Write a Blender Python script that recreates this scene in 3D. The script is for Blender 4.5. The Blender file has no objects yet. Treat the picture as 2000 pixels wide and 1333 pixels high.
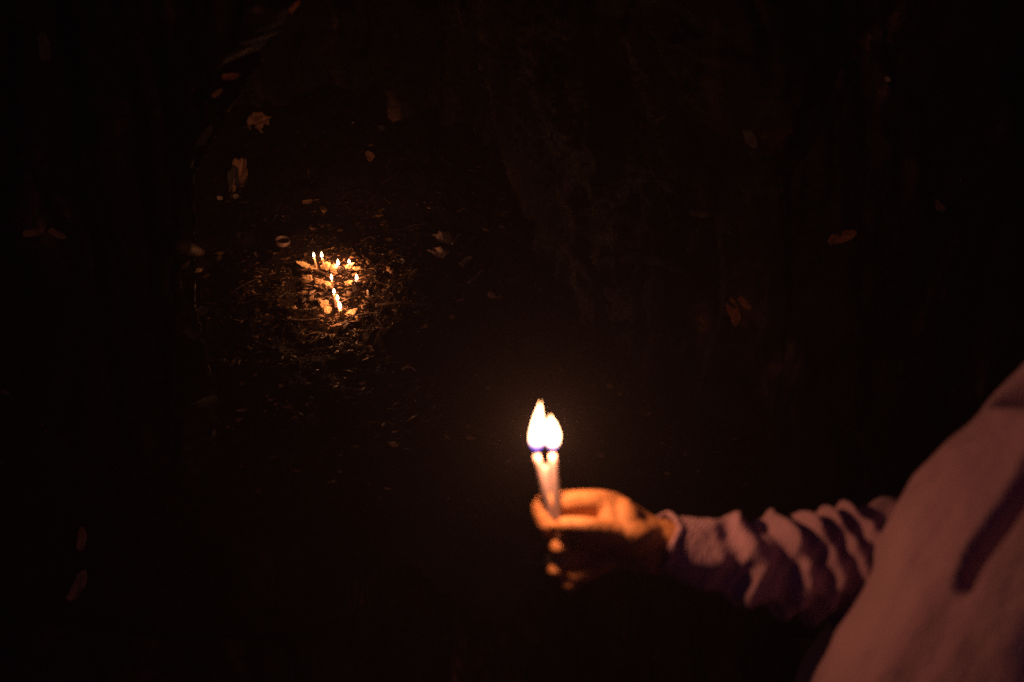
import bpy, bmesh, math, random
import numpy as np
from mathutils import Vector, Matrix, Quaternion
from mathutils.bvhtree import BVHTree

random.seed(7)
rng = np.random.default_rng(7)
R = math.radians
S = bpy.context.scene
COL = S.collection

# ------------------------------------------------------------------ camera, world, exposure
CAM = Vector((0, 0, 1.6)); PITCH = R(30); LENS = 35.0
HW = 18.0 / LENS
cd = bpy.data.cameras.new('camera'); cam = bpy.data.objects.new('camera', cd); COL.objects.link(cam)
cam.location = CAM; cam.rotation_euler = (R(90) - PITCH, 0, 0)
cd.lens = LENS; cd.sensor_width = 36; cd.clip_start = 0.02; cd.clip_end = 200
cd.dof.use_dof = True; cd.dof.focus_distance = 2.36; cd.dof.aperture_fstop = 2.9; cd.dof.aperture_blades = 0
S.camera = cam
w = bpy.data.worlds.new('World'); S.world = w; w.use_nodes = True
bg = w.node_tree.nodes['Background']
bg.inputs[0].default_value = (0.30, 0.16, 1.0, 1); bg.inputs[1].default_value = 0.013     # moonless night
S.view_settings.view_transform = 'Standard'; S.view_settings.look = 'None'
S.view_settings.exposure = 0.0; S.view_settings.gamma = 1.0; S.view_settings.use_curve_mapping = False
cy = S.cycles
cy.use_denoising = False
cy.max_bounces = 5; cy.diffuse_bounces = 3; cy.glossy_bounces = 2; cy.volume_bounces = 0
cy.transparent_max_bounces = 12; cy.sample_clamp_indirect = .35; cy.sample_clamp_direct = 25
cy.light_sampling_threshold = 0.0
FLAME = 7.0          # brightness of the flame gas
CCOL = (1, .36, .135)  # candle light

FW = Vector((0, math.cos(PITCH), -math.sin(PITCH))); UP = Vector((0, math.sin(PITCH), math.cos(PITCH))); RT = Vector((1, 0, 0))
def ray(px, py):
    return FW + RT * ((px - 1000) / 1000 * HW) + UP * ((666.5 - py) / 1000 * HW)
def P(px, py, d):            # a point d metres in front of the photographer
    return CAM + ray(px, py) * d

# ------------------------------------------------------------------ helpers
def link(o, parent=None):
    COL.objects.link(o)
    if parent: o.parent = parent
    return o
def tag(o, label=None, cat=None, group=None, kind=None):
    if label: o['label'] = label
    if cat: o['category'] = cat
    if group: o['group'] = group
    if kind: o['kind'] = kind
    return o
def mesh_obj(name, verts, faces, mat, parent=None, smooth=True):
    me = bpy.data.meshes.new(name)
    if isinstance(verts, np.ndarray): verts = verts.tolist()
    me.from_pydata(verts, [], faces if isinstance(faces, list) else faces.tolist())
    me.update()
    if smooth: me.polygons.foreach_set('use_smooth', [True] * len(me.polygons))
    if mat: me.materials.append(mat)
    return link(bpy.data.objects.new(name, me), parent)
def empty(name, loc, label, cat, group=None):
    o = bpy.data.objects.new(name, None); o.location = loc; o.empty_display_size = .02
    link(o); return tag(o, label, cat, group)
def ss(a, b, x):
    t = np.clip((x - a) / (b - a), 0, 1); return t * t * (3 - 2 * t)
def vnoise(p, seed=0):
    p = np.asarray(p, float); i = np.floor(p).astype(np.int64); f = p - i; f = f * f * f * (f * (f * 6 - 15) + 10)
    def h(a, b, c):
        n = (a * 374761393 + b * 668265263 + c * 2147483647 + seed * 974711) & 0xffffffff
        n = ((n ^ (n >> 13)) * 1274126177) & 0xffffffff
        n = ((n ^ (n >> 16)) * 2246822519) & 0xffffffff
        return ((n ^ (n >> 15)) & 0xffffff) / 0x7fffff - 1.0
    x, y, z = i[:, 0], i[:, 1], i[:, 2]; r = 0
    for dx in (0, 1):
        wx = f[:, 0] if dx else 1 - f[:, 0]
        for dy in (0, 1):
            wy = f[:, 1] if dy else 1 - f[:, 1]
            for dz in (0, 1):
                wz = f[:, 2] if dz else 1 - f[:, 2]
                r = r + h(x + dx, y + dy, z + dz) * wx * wy * wz
    return r
def fbm(p, octv=4, seed=0, gain=.5):
    p = np.asarray(p, float); a = 1; t = 0
    for k in range(octv):
        t = t + a * vnoise(p * (2.03 ** k) + 17.3 * k, seed + k); a *= gain
    return t
def grid_faces(nu, nv, wrap=False):
    f = []
    for j in range(nv - 1):
        for i in range(nu if wrap else nu - 1):
            a = j * nu + i; b = j * nu + (i + 1) % nu
            f.append((a, b, b + nu, a + nu))
    return f
def catmull(pts, n):
    pts = [Vector(p) for p in pts]; out = []; m = len(pts) - 1
    for k in range(n):
        t = k / (n - 1) * m; i = min(int(t), m - 1); u = t - i
        p0 = pts[max(i - 1, 0)]; p1 = pts[i]; p2 = pts[i + 1]; p3 = pts[min(i + 2, m)]
        out.append(0.5 * ((2 * p1) + (p2 - p0) * u + (2 * p0 - 5 * p1 + 4 * p2 - p3) * u * u + (3 * p1 - p0 - 3 * p2 + p3) * u ** 3))
    return out
def interp(xs, ys, x): return float(np.interp(x, xs, ys))
def frames(path):
    n = len(path); T = [(path[min(i + 1, n - 1)] - path[max(i - 1, 0)]).normalized() for i in range(n)]
    a = Vector((0, 0, 1)) if abs(T[0].z) < .8 else Vector((1, 0, 0))
    N = (a - T[0] * a.dot(T[0])).normalized(); out = []
    for i in range(n):
        if i: N = (T[i - 1].rotation_difference(T[i]) @ N); N = (N - T[i] * N.dot(T[i])).normalized()
        out.append((T[i], N, T[i].cross(N)))
    return out
def sweep(path, radius, seg=12, caps=True):
    """radius(k/(n-1), theta) -> metres; returns verts, faces"""
    n = len(path); F = frames(path); V = []; Fc = []
    for i, (p, (t, a, b)) in enumerate(zip(path, F)):
        for k in range(seg):
            th = 2 * math.pi * k / seg; r = radius(i / (n - 1), th)
            V.append(p + a * (r * math.cos(th)) + b * (r * math.sin(th)))
    Fc = grid_faces(seg, n, True)
    if caps:
        V.append(path[0]); V.append(path[-1]); c0 = len(V) - 2
        for k in range(seg):
            Fc.append((c0, (k + 1) % seg, k)); o = (n - 1) * seg
            Fc.append((c0 + 1, o + k, o + (k + 1) % seg))
    return [tuple(v) for v in V], Fc
class MB:
    def __init__(s): s.v = []; s.f = []
    def add(s, v, f):
        o = len(s.v); s.v += [tuple(x) for x in v]; s.f += [tuple(i + o for i in q) for q in f]; return s
    def caps(s, pts, rad, seg=14, sub=5):
        """rounded limb through the joints pts with a radius at each"""
        path = []; rr = []
        pts = [Vector(p) for p in pts]
        d0 = (pts[1] - pts[0]).normalized(); d1 = (pts[-1] - pts[-2]).normalized()
        for a in (90, 66, 42, 20): path.append(pts[0] - d0 * rad[0] * math.sin(R(a)) * .98); rr.append(max(rad[0] * math.cos(R(a)), rad[0] * .05))
        m = len(pts) - 1; body = catmull(pts, m * sub + 1)
        for k, p in enumerate(body):
            path.append(p); t = k / sub; i = min(int(t), m - 1); rr.append(rad[i] + (rad[i + 1] - rad[i]) * (t - i))
        for a in (20, 42, 66, 90): path.append(pts[-1] + d1 * rad[-1] * math.sin(R(a)) * .98); rr.append(max(rad[-1] * math.cos(R(a)), rad[-1] * .05))
        n = len(path); v, f = sweep(path, lambda t, th: rr[int(round(t * (n - 1)))], seg); s.add(v, f)
    def ball(s, c, r, rot=None, n=12):
        c = Vector(c); r = Vector(r) if not isinstance(r, (int, float)) else Vector((r, r, r)); v = []
        for j in range(n + 1):
            ph = math.pi * min(max(j / n, .003), .997)
            for i in range(2 * n):
                th = math.pi * i / n; q = Vector((r.x * math.sin(ph) * math.cos(th), r.y * math.sin(ph) * math.sin(th), r.z * math.cos(ph)))
                if rot: q = rot @ q
                v.append(c + q)
        f = [tuple(reversed(q)) for q in grid_faces(2 * n, n + 1, True)]
        f.append(tuple(range(2 * n))); f.append(tuple(reversed(range(2 * n * n, 2 * n * (n + 1)))))
        s.add(v, f)
    def obj(s, name, mat, parent=None, smooth=True): return mesh_obj(name, s.v, s.f, mat, parent, smooth)
def bake(o, mods):
    """apply modifiers without operators"""
    for typ, kw in mods:
        m = o.modifiers.new(typ.lower(), typ)
        for k, v in kw.items(): setattr(m, k, v)
    dg = bpy.context.evaluated_depsgraph_get(); dg.update()
    me = bpy.data.meshes.new_from_object(o.evaluated_get(dg)); o.modifiers.clear(); old = o.data; mats = list(old.materials)
    o.data = me; bpy.data.meshes.remove(old)
    if not me.materials:
        for m in mats: me.materials.append(m)
    me.polygons.foreach_set('use_smooth', [True] * len(me.polygons))
    return o

# ------------------------------------------------------------------ materials
class NT:
    def __init__(s, name):
        s.m = bpy.data.materials.new(name); s.m.use_nodes = True; s.t = s.m.node_tree; s.n = s.t.nodes; s.b = s.n['Principled BSDF']
        s.b.inputs['Specular IOR Level'].default_value = .35
        s.tc = s.n.new('ShaderNodeTexCoord')
    def l(s, a, b): s.t.links.new(a, b)
    def noise(s, scale, detail=6, rough=.6, stretch=None, dist=0):
        mp = s.n.new('ShaderNodeMapping'); s.l(s.tc.outputs['Object'], mp.inputs[0])
        if stretch: mp.inputs['Scale'].default_value = stretch
        t = s.n.new('ShaderNodeTexNoise'); t.inputs['Scale'].default_value = scale; t.inputs['Detail'].default_value = detail
        t.inputs['Roughness'].default_value = rough; t.inputs['Distortion'].default_value = dist; s.l(mp.outputs[0], t.inputs['Vector']); return t.outputs['Fac']
    def ramp(s, fac, stops):
        r = s.n.new('ShaderNodeValToRGB'); e = r.color_ramp.elements
        while len(e) < len(stops): e.new(.5)
        for k, (p, c) in enumerate(stops): e[k].position = p; e[k].color = (*c, 1) if len(c) == 3 else c
        s.l(fac, r.inputs[0]); return r.outputs[0]
    def color(s, fac, stops): s.l(s.ramp(fac, stops), s.b.inputs['Base Color']); return s
    def rough(s, v, fac=None, lo=.3, hi=.8):
        if fac is None: s.b.inputs['Roughness'].default_value = v
        else: s.l(s.ramp(fac, [(.35, (lo,) * 3), (.65, (hi,) * 3)]), s.b.inputs['Roughness'])
        return s
    def bump(s, fac, strength, dist=.01, prev=None):
        b = s.n.new('ShaderNodeBump'); b.inputs['Strength'].default_value = strength; b.inputs['Distance'].default_value = dist
        s.l(fac, b.inputs['Height'])
        if prev: s.l(prev, b.inputs['Normal'])
        s.l(b.outputs[0], s.b.inputs['Normal']); return b.outputs[0]
def simple(name, c0, c1, scale=60, rough=.7, bump=.3, bd=.002, stretch=None, sss=0, rad=(.01, .005, .003)):
    t = NT(name); f = t.noise(scale, stretch=stretch); t.color(f, [(.3, c0), (.7, c1)]); t.rough(rough)
    if bump: t.bump(t.noise(scale * 2.3, stretch=stretch), bump, bd)
    if sss:
        t.b.inputs['Subsurface Weight'].default_value = sss; t.b.inputs['Subsurface Radius'].default_value = (1, rad[1] / rad[0], rad[2] / rad[0]); t.b.inputs['Subsurface Scale'].default_value = rad[0]
    return t.m
t = NT('bark'); f = t.noise(5, 8, .65, (2.2, 2.2, .7), .4)
t.color(f, [(.30, (.003, .002, .0016)), (.52, (.009, .0055, .004)), (.62, (.04, .024, .018)), (.72, (.22, .14, .11))]); t.rough(0, t.noise(14), .45, .85)
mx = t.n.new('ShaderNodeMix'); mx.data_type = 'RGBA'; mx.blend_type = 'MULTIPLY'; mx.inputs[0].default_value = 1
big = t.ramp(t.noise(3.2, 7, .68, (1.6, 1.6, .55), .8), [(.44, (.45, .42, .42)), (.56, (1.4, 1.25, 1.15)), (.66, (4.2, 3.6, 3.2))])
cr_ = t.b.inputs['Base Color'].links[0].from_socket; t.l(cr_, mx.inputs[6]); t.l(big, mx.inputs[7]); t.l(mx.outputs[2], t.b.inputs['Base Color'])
n1 = t.bump(t.noise(40, 8, .7, (1, 1, .22)), .9, .012); t.bump(t.noise(160, 4, .6, (1, 1, .4)), .5, .003, n1); M_BARK = t.m
t = NT('soil'); f = t.noise(38, 9, .7)
t.color(f, [(.36, (.005, .0028, .0016)), (.5, (.013, .007, .004)), (.66, (.032, .017, .009)), (.80, (.08, .045, .025))]); t.rough(0, t.noise(60), .7, .95); t.b.inputs['Specular IOR Level'].default_value = .12
n1 = t.bump(t.noise(90, 8, .75), 1, .006); t.bump(t.noise(400, 3), .6, .0015, n1); M_SOIL = t.m
M_CRUMB = simple('crumb', (.010, .0055, .003), (.070, .036, .018), 40, .9, .5, .001)
t = NT('bark_chip'); f = t.noise(30, 4); t.color(f, [(.34, (.03, .017, .009)), (.5, (.13, .075, .035)), (.66, (.55, .36, .18))]); t.rough(.5); t.bump(t.noise(300), .5, .001); M_CHIP = t.m
M_CHIPB = simple('pale_flake', (.16, .085, .045), (.55, .36, .19), 25, .45, .4, .001)
M_CRUMB.node_tree.nodes['Principled BSDF'].inputs['Specular IOR Level'].default_value = .12
M_STONE = simple('pale_stone', (.46, .30, .15), (.72, .52, .30), 60, .6, .9, .003)
M_ROCK = simple('grey_stone', (.46, .34, .29), (.62, .48, .42), 35, .8, .7, .004)
M_DARKROCK = simple('dark_stone', (.03, .02, .015), (.07, .045, .03), 60, .6, .8, .003)
M_WAX = simple('spilled_wax', (.66, .46, .22), (.84, .64, .36), 60, .35, .5, .003, sss=.25, rad=(.006, .004, .002))
M_CANDLE = simple('candle_wax', (.38, .32, .38), (.48, .40, .46), 30, .35, .12, .001, sss=.12, rad=(.004, .003, .002))
M_TAPER = simple('yellow_candle_wax', (.62, .46, .30), (.76, .58, .40), 60, .4, .15, .001, sss=.5, rad=(.008, .004, .002))
M_WICK = simple('burnt_wick', (.01, .008, .006), (.03, .02, .015), 200, .9, 0)
M_LEAFO = simple('orange_dry_leaf', (.20, .07, .02), (.50, .20, .06), 40, .55, .5, .001)
M_LEAFB = simple('brown_dry_leaf', (.22, .11, .06), (.38, .21, .12), 50, .6, .5, .001)
M_LEAFS = simple('tan_dry_leaf', (.42, .23, .13), (.60, .36, .22), 50, .6, .5, .001)
M_LEAFG = simple('grey_dead_leaf', (.05, .04, .034), (.10, .085, .075), 50, .6, .5, .001)
M_LEAFY = simple('yellow_dry_leaf', (.22, .13, .05), (.36, .23, .09), 50, .6, .4, .001)
M_PAPER = simple('dirty_paper', (.42, .34, .28), (.62, .52, .44), 30, .7, .5, .001)
M_TWIG = simple('twig_bark', (.05, .03, .018), (.13, .08, .045), 70, .7, .5, .001, (1, 1, .3))
M_PALETWIG = simple('peeled_twig', (.30, .25, .21), (.46, .39, .33), 70, .6, .4, .001)
M_PLASTIC = simple('dull_plastic', (.22, .15, .12), (.32, .23, .19), 60, .35, .1, .001)
M_SHINY = simple('wet_scrap', (.10, .09, .08), (.28, .25, .22), 80, .12, .6, .002)
M_SKIN = simple('skin', (.44, .225, .105), (.58, .30, .145), 55, .45, .9, .0035)
M_NAIL = simple('fingernail', (.6, .38, .28), (.66, .44, .33), 40, .25, 0)
M_HAIR = simple('black_hair', (.008, .006, .005), (.02, .014, .01), 200, .5, .8, .003)
M_TROUSER = simple('dark_trousers', (.012, .012, .018), (.02, .02, .03), 300, .85, .4, .001)
M_SHOE = simple('dark_shoe', (.015, .012, .01), (.03, .024, .02), 90, .5, .3, .001)
M_EYE = simple('eyeball', (.6, .58, .55), (.7, .68, .64), 20, .15, 0)
t = NT('crinkled_cotton'); f = t.noise(9, 4)
t.color(f, [(.3, (.37, .245, .36)), (.7, (.46, .305, .45))]); t.rough(.92); t.b.inputs['Specular IOR Level'].default_value = .15
n1 = t.bump(t.noise(22, 4, .5, (1, 1, .35)), .45, .012); n1 = t.bump(t.noise(70, 5, .6, (1, 1, .10)), .8, .005, n1); n1 = t.bump(t.noise(330, 3, .5, (1, 1, .5)), .35, .0012, n1); M_SHIRT = t.m
t.b.inputs['Sheen Weight'].default_value = .1
mp = t.n.new('ShaderNodeMapping'); t.l(t.tc.outputs['Object'], mp.inputs[0]); mp.inputs['Rotation'].default_value = (0, R(28), R(35))
wv_ = t.n.new('ShaderNodeTexWave'); wv_.inputs['Scale'].default_value = 80; wv_.inputs['Distortion'].default_value = 3.5; wv_.inputs['Detail'].default_value = 3; wv_.inputs['Detail Scale'].default_value = 1.6
t.l(mp.outputs[0], wv_.inputs['Vector']); t.bump(wv_.outputs['Fac'], .40, .0025, n1)
# flame: a glowing gas, so light passes through it
def flame_mat():
    m = bpy.data.materials.new('candle_flame'); m.use_nodes = True; nt = m.node_tree; n = nt.nodes; n.clear()
    out = n.new('ShaderNodeOutputMaterial'); em = n.new('ShaderNodeEmission'); tr = n.new('ShaderNodeBsdfTransparent'); ad = n.new('ShaderNodeAddShader')
    tc = n.new('ShaderNodeTexCoord'); sp = n.new('ShaderNodeSeparateXYZ'); nt.links.new(tc.outputs['Generated'], sp.inputs[0])
    r = n.new('ShaderNodeValToRGB'); e = r.color_ramp.elements; e.new(.5); e.new(.6); e.new(.7)
    for k, (p, c) in enumerate([(0, (.006, .004, .05)), (.16, (.03, .018, .13)), (.27, (1, .50, .24)), (.85, (1, .52, .26)), (1, (.9, .36, .12))]): e[k].position = p; e[k].color = (*c, 1)
    nt.links.new(sp.outputs[2], r.inputs[0]); nt.links.new(r.outputs[0], em.inputs[0]); em.inputs[1].default_value = FLAME
    nt.links.new(em.outputs[0], ad.inputs[0]); nt.links.new(tr.outputs[0], ad.inputs[1]); nt.links.new(ad.outputs[0], out.inputs[0])
    return m
M_FLAME = flame_mat()

# ------------------------------------------------------------------ ground and the hollow tree
n = 220; xs = np.linspace(-1, 1, n); xs = np.sign(xs) * np.abs(xs) ** 1.6 * 14
gx, gy = np.meshgrid(xs, xs + 1.0); p = np.stack([gx.ravel(), gy.ravel(), 0 * gx.ravel()], 1)
p[:, 2] = .03 * fbm(p * 1.1, 4, 3) + .008 * fbm(p * 9, 3, 5) - .02
tag(mesh_obj('ground', p, grid_faces(n, n), M_SOIL), kind='structure')

AX, AY, RAD = -.05, 3.1, 1.65
def open_k(z): return float(np.interp(z, [0, .75, 1.0, 1.3, 1.6, 1.9, 2.2], [1.0, 1.0, .92, .60, .36, .15, .0]))
CAV = [(.50, 1.53), (.30, 1.74), (.13, 2.02), (.02, 2.27), (-.03, 2.45), (-.16, 2.62), (-.42, 2.70), (-.74, 2.62), (-.95, 2.40), (-.94, 2.12), (-.80, 1.86), (-.69, 1.68), (-.585, 1.545)]
NC, NO1, NO2 = 420, 170, 60
cav = catmull([(a, b, 0) for a, b in CAV], NC)
zs = np.concatenate([np.linspace(-.05, .35, 40), np.linspace(.36, 1.5, 230), np.linspace(1.52, 4.6, 70)])
loop = []; X0 = -.06
for z in zs:
    k = open_k(z); wv = float(ss(.28, .42, z) * (1 - ss(1.7, 2.15, z)))
    xr = X0 + (.50 - X0) * k; xl = X0 + (-.585 - X0) * k * (1 + .12 * float(1 - ss(.45, .8, z)))
    Rz = RAD * (1 - .03 * z) + .30 * math.exp(-z / .2)
    fr = math.asin((xr - AX) / Rz); fl = math.asin((xl - AX) / Rz)
    def outer(ph):
        r = Rz * (1 + .025 * math.sin(5 * ph + 1) + .05 * math.exp(-z / .35) * math.sin(9 * ph))
        return (AX + r * math.sin(ph), AY - r * math.cos(ph))
    row = []
    for i in range(NC):
        s = i / (NC - 1); ph = fr + (fl - fr) * s; ox, oy = outer(ph); c = cav[i]
        xk = 1 - (1 - k) * .75 * (1 - ss(1.55, 2.1, c.y)) - (1 - k) * .25
        cx = X0 + (c.x - X0) * (k * (1 - float(ss(1.55, 2.0, c.y))) + float(ss(1.55, 2.0, c.y)) * (.4 + .6 * k))
        # blend keeps the rim joined to the outer bark
        e = float(ss(0, .05, s) * (1 - ss(.95, 1, s)))
        tx = ox + (cx - ox) * wv; ty = oy + (c.y - oy) * wv
        row.append((ox + (tx - ox) * e, oy + (ty - oy) * e))
    # left front, back, right front
    for i in range(1, NO1): ph = fl - (i / NO1) * R(62); row.append(outer(ph))
    a0 = fl - R(62); a1 = fr + R(62) - 2 * math.pi
    for i in range(NO2): row.append(outer(a0 + (a1 - a0) * i / NO2))
    for i in range(NO1): ph = fr + R(62) * (1 - i / NO1); row.append(outer(ph))
    loop.append([(x, y, z) for x, y in row])
V = np.array(loop); nr, nu, _ = V.shape
du = np.roll(V, -1, 1) - np.roll(V, 1, 1); nrm = np.stack([-du[..., 1], du[..., 0], 0 * du[..., 0]], -1)
nrm /= np.linalg.norm(nrm, axis=-1, keepdims=True) + 1e-9
cen = np.array([AX, AY, 0]); 
if ((V[nr // 2, NC + 200] - cen) * nrm[nr // 2, NC + 200])[:2].sum() < 0: nrm = -nrm
pt = V.reshape(-1, 3); q = pt * np.array([1, 1, .28])
wob = fbm(q * 2.2, 3, 40)
ridge = 1 - np.abs(fbm(q * np.array([9, 9, 7]) + wob[:, None] * .6, 3, 20))
ridge2 = 1 - np.abs(fbm(q * np.array([28, 28, 30]) + wob[:, None], 3, 24))
rimL = np.exp(-((pt[:, 0] + .62) / .13) ** 2 - ((pt[:, 1] - 1.55) / .2) ** 2)
disp = (1 - .8 * rimL) * .085 * fbm(pt * np.array([3.2, 3.2, 1.6]), 4, 10) + .055 * (ridge - .6) + .018 * (ridge2 - .6) + .006 * fbm(pt * 90, 2, 31)
V2 = (pt + nrm.reshape(-1, 3) * disp[:, None])
faces = grid_faces(nu, nr, True)
top = len(V2); V2 = np.vstack([V2, [[AX, AY, 4.75]]]); o0 = (nr - 1) * nu
faces += [(o0 + i, o0 + (i + 1) % nu, top) for i in range(nu)]
tree = empty('hollow_tree', (AX, AY, 0), 'huge old hollow tree with rough bark around a dark pointed opening where candles burn', 'tree')
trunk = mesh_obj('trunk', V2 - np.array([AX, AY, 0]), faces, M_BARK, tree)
def relv(v, loc): return [(a[0] - loc[0], a[1] - loc[1], a[2] - loc[2]) for a in v]

def hfloor(x, y):
    return .44 + .16 * (y - 1.5) + .22 * ss(2.35, 2.75, y) + .06 * ss(-.7, -1.0, x) + .05 * ss(-.15, .1, x) * ss(1.8, 2.3, y)
def hfull(x, y):
    x = np.asarray(x, float); y = np.asarray(y, float); p = np.stack([x, y, 0 * x], 1)
    return hfloor(x, y) + .022 * fbm(p * 5, 3, 60) + .008 * fbm(p * 22, 3, 61) - ss(1.56, 1.42, y) * .25
nx, ny = 520, 430
gx, gy = np.meshgrid(np.linspace(-1.15, .62, nx), np.linspace(1.38, 2.85, ny)); fx, fy = gx.ravel(), gy.ravel()
p = np.stack([fx, fy, hfull(fx, fy)], 1)
p[:, 2] += .0045 * fbm(np.stack([fx, fy, 0 * fx], 1) * 75, 3, 63, .6)
floor = tag(mesh_obj('soil_floor', p, grid_faces(nx, ny), M_SOIL), kind='structure')

HG = p[:, 2].reshape(ny, nx)
def hq(x, y):
    u = min(max((x + 1.15) / 1.77 * (nx - 1), 0), nx - 1.001); v = min(max((y - 1.38) / 1.47 * (ny - 1), 0), ny - 1.001); i, j = int(u), int(v); a, b_ = u - i, v - j
    return float((HG[j, i] * (1 - a) + HG[j, i + 1] * a) * (1 - b_) + (HG[j + 1, i] * (1 - a) + HG[j + 1, i + 1] * a) * b_)
# surfaces to set things down on
tv = [tuple(a) for a in V2]; bt = BVHTree.FromPolygons(tv, [f for f in faces]); bf = BVHTree.FromPolygons([tuple(a) for a in p], grid_faces(nx, ny))
def hit(px, py, only=None):
    d = ray(px, py).normalized(); best = None
    for b, nm in ((bt, 'wall'), (bf, 'floor')):
        if only and nm != only: continue
        h = b.ray_cast(CAM, d)
        if h[0] and (best is None or h[3] < best[3]): best = h
    loc, nn = best[0], best[1]
    if nn.dot(d) > 0: nn = -nn
    return loc, nn
def scale_at(loc): return (loc - CAM).dot(FW) * HW / 1000        # metres per photo pixel there

# ------------------------------------------------------------------ loose crumbs and chips on the hollow's floor
def scatter(name, count, smin, smax, mat, flat, dens, seed, boost=0):
    r = np.random.default_rng(seed); v = []; f = []; made = 0
    base = np.array([(1, 0, 0), (-1, 0, 0), (0, 1, 0), (0, -1, 0), (0, 0, 1), (0, 0, -1)], float)
    tri = [(0, 2, 4), (2, 1, 4), (1, 3, 4), (3, 0, 4), (2, 0, 5), (1, 2, 5), (3, 1, 5), (0, 3, 5)]
    while made < count:
        x, y = dens(r)
        if not (-1.1 < x < .55 and 1.5 < y < 2.7): continue
        s = smin + (smax - smin) * r.random() ** 3
        q = base * (1 + .5 * (r.random((6, 3)) - .5)) * np.array([s * (1 + flat * 1.2 * r.random()), s * .7, s * (.55 if not flat else .18)])
        e = Matrix.Rotation(r.random() * 6.28, 3, 'Z') @ Matrix.Rotation((r.random() - .5) * 1.4, 3, 'X'); q = q @ np.array(e).T
        z = hq(x, y) + s * .25
        o = len(v); v += (q + np.array([x, y, z])).tolist(); f += [tuple(k + o for k in t3) for t3 in tri]; made += 1
    return tag(mesh_obj(name, v, f, mat, None, False), kind='stuff')
wide = lambda r: (r.uniform(-1.05, .5), r.uniform(1.5, 2.7))
core = lambda r: (-.40 + r.normal() * .16, 2.10 + r.normal() * .2)
scatter('soil_crumbs', 9000, .0015, .006, M_CRUMB, 0, wide, 1)
scatter('fine_crumbs', 7000, .0008, .0035, M_CRUMB, 0, core, 2)
scatter('bark_chips', 1500, .002, .012, M_CHIP, 1, wide, 3)
scatter('wood_chips', 2600, .001, .005, M_CHIP, 1, core, 4)
def straws(name, count, mat, dens, seed, l0, l1, rad):
    r = random.Random(seed); rr = np.random.default_rng(seed); mb = MB()
    for _ in range(count):
        x, y = dens(rr)
        if not (-1.05 < x < .5 and 1.5 < y < 2.68): continue
        a = r.uniform(0, 6.28); L = r.uniform(l0, l1); pts = []
        bend = r.uniform(-.6, .6)
        for k in range(4):
            u = k / 3 - .5; xx = x + math.cos(a + bend * u) * L * u; yy = y + math.sin(a + bend * u) * L * u
            pts.append(Vector((xx, yy, hq(xx, yy) + rad + .002 + L * .10 * (k % 2) * r.random())))
        v, f = sweep(pts, lambda t, th: rad * (1 - .4 * t), 4, False); mb.add(v, f)
    return tag(mb.obj(name, mat, None, False), kind='stuff')
scatter('pale_grit', 420, .0012, .0055, M_CHIPB, 0, core, 14)
scatter('leaf_flakes', 520, .002, .0085, M_CHIPB, 1, lambda r: (-.39 + r.normal() * .11, 2.10 + r.normal() * .15), 15)
scatter('scattered_flakes', 500, .002, .010, M_CHIP, 1, wide, 16)
straws('dry_needles', 130, M_TWIG, wide, 5, .02, .09, .0009)
straws('dry_straw', 150, M_CHIP, core, 6, .01, .04, .0006)

# ------------------------------------------------------------------ lumps, stones and spilled wax
def lump(px, py, wpx, hpx, name, mat, label, cat, group=None, tall=.35, rot=0, seed=0, rough=.35, on=None):
    loc, nn = hit(px, py, on); m = scale_at(loc); a = wpx * m / 2; b = hpx * m / 2 / .62; h = a * tall if a < b * 2 else b * tall
    n_ = 22; v = []
    for j in range(n_ + 1):
        ph = math.pi * min(max(j / n_, .004), .996)
        for i in range(2 * n_):
            th = math.pi * i / n_; v.append((math.sin(ph) * math.cos(th), math.sin(ph) * math.sin(th), math.cos(ph)))
    v = np.array(v); q = 1 + rough * fbm(v * 1.4 + seed * 3.1, 3, 70 + seed) + (.04 + rough * .32) * fbm(v * 3.2 + seed, 3, 90, .55)
    v = v * q[:, None] * np.array([a, b, h])
    f = [tuple(reversed(k)) for k in grid_faces(2 * n_, n_ + 1, True)]
    f.append(tuple(range(2 * n_))); f.append(tuple(reversed(range(2 * n_ * n_, 2 * n_ * (n_ + 1)))))
    o = mesh_obj(name, v, f, mat); o.location = loc + nn * h * .25
    o.rotation_euler = (Vector((0, 0, 1)).rotation_difference(nn).to_matrix() @ Matrix.Rotation(R(rot), 3, 'Z')).to_euler()
    return tag(o, label, cat, group)
G1 = 'pale lumps lying among the candles'
lump(598, 520, 26, 6, 'wax_spill', M_WAX, 'thin ragged strip of melted wax left of the two tall back candles', 'wax', G1, .35, -10, 1, .6)
lump(612, 527, 22, 8, 'wax_spill', M_WAX, 'small wax crust at the foot of the leftmost standing candle', 'wax', G1, .4, -20, 2, .6)
lump(641, 520, 20, 8, 'wax_spill', M_WAX, 'wax lump just right of the second tall back candle', 'wax', G1, .4, 10, 3, .5)
lump(653, 525, 22, 9, 'wax_spill', M_WAX, 'broad yellow wax crust below the floating round back flame', 'wax', G1, .35, -15, 4, .4)
lump(682, 524, 24, 9, 'wax_spill', M_WAX, 'wax crust around the short candle at the right end of the back row', 'wax', G1, .4, 15, 5, .5)
lump(699, 525, 18, 5, 'wax_spill', M_WAX, 'narrow wax trail running out right of the back row', 'wax', G1, .4, 10, 6, .6)
lump(600, 548, 27, 11, 'pale_stone', M_STONE, 'oval tan stone at the left end of the middle row', 'stone', G1, .45, -8, 7, .3)
lump(620, 549, 18, 8, 'pale_stone', M_STONE, 'ragged tan stone second from the left in the middle row', 'stone', G1, .45, -20, 8, .5)
lump(639, 559, 24, 8, 'pale_stone', M_STONE, 'bright elongated stone touching the middle thin candle', 'stone', G1, .4, -38, 9, .5)
lump(682, 555, 17, 9, 'pale_stone', M_WAX, 'bright cream lump left of the dark stone near the lone right flame', 'wax', G1, .5, 5, 10, .3)
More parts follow.
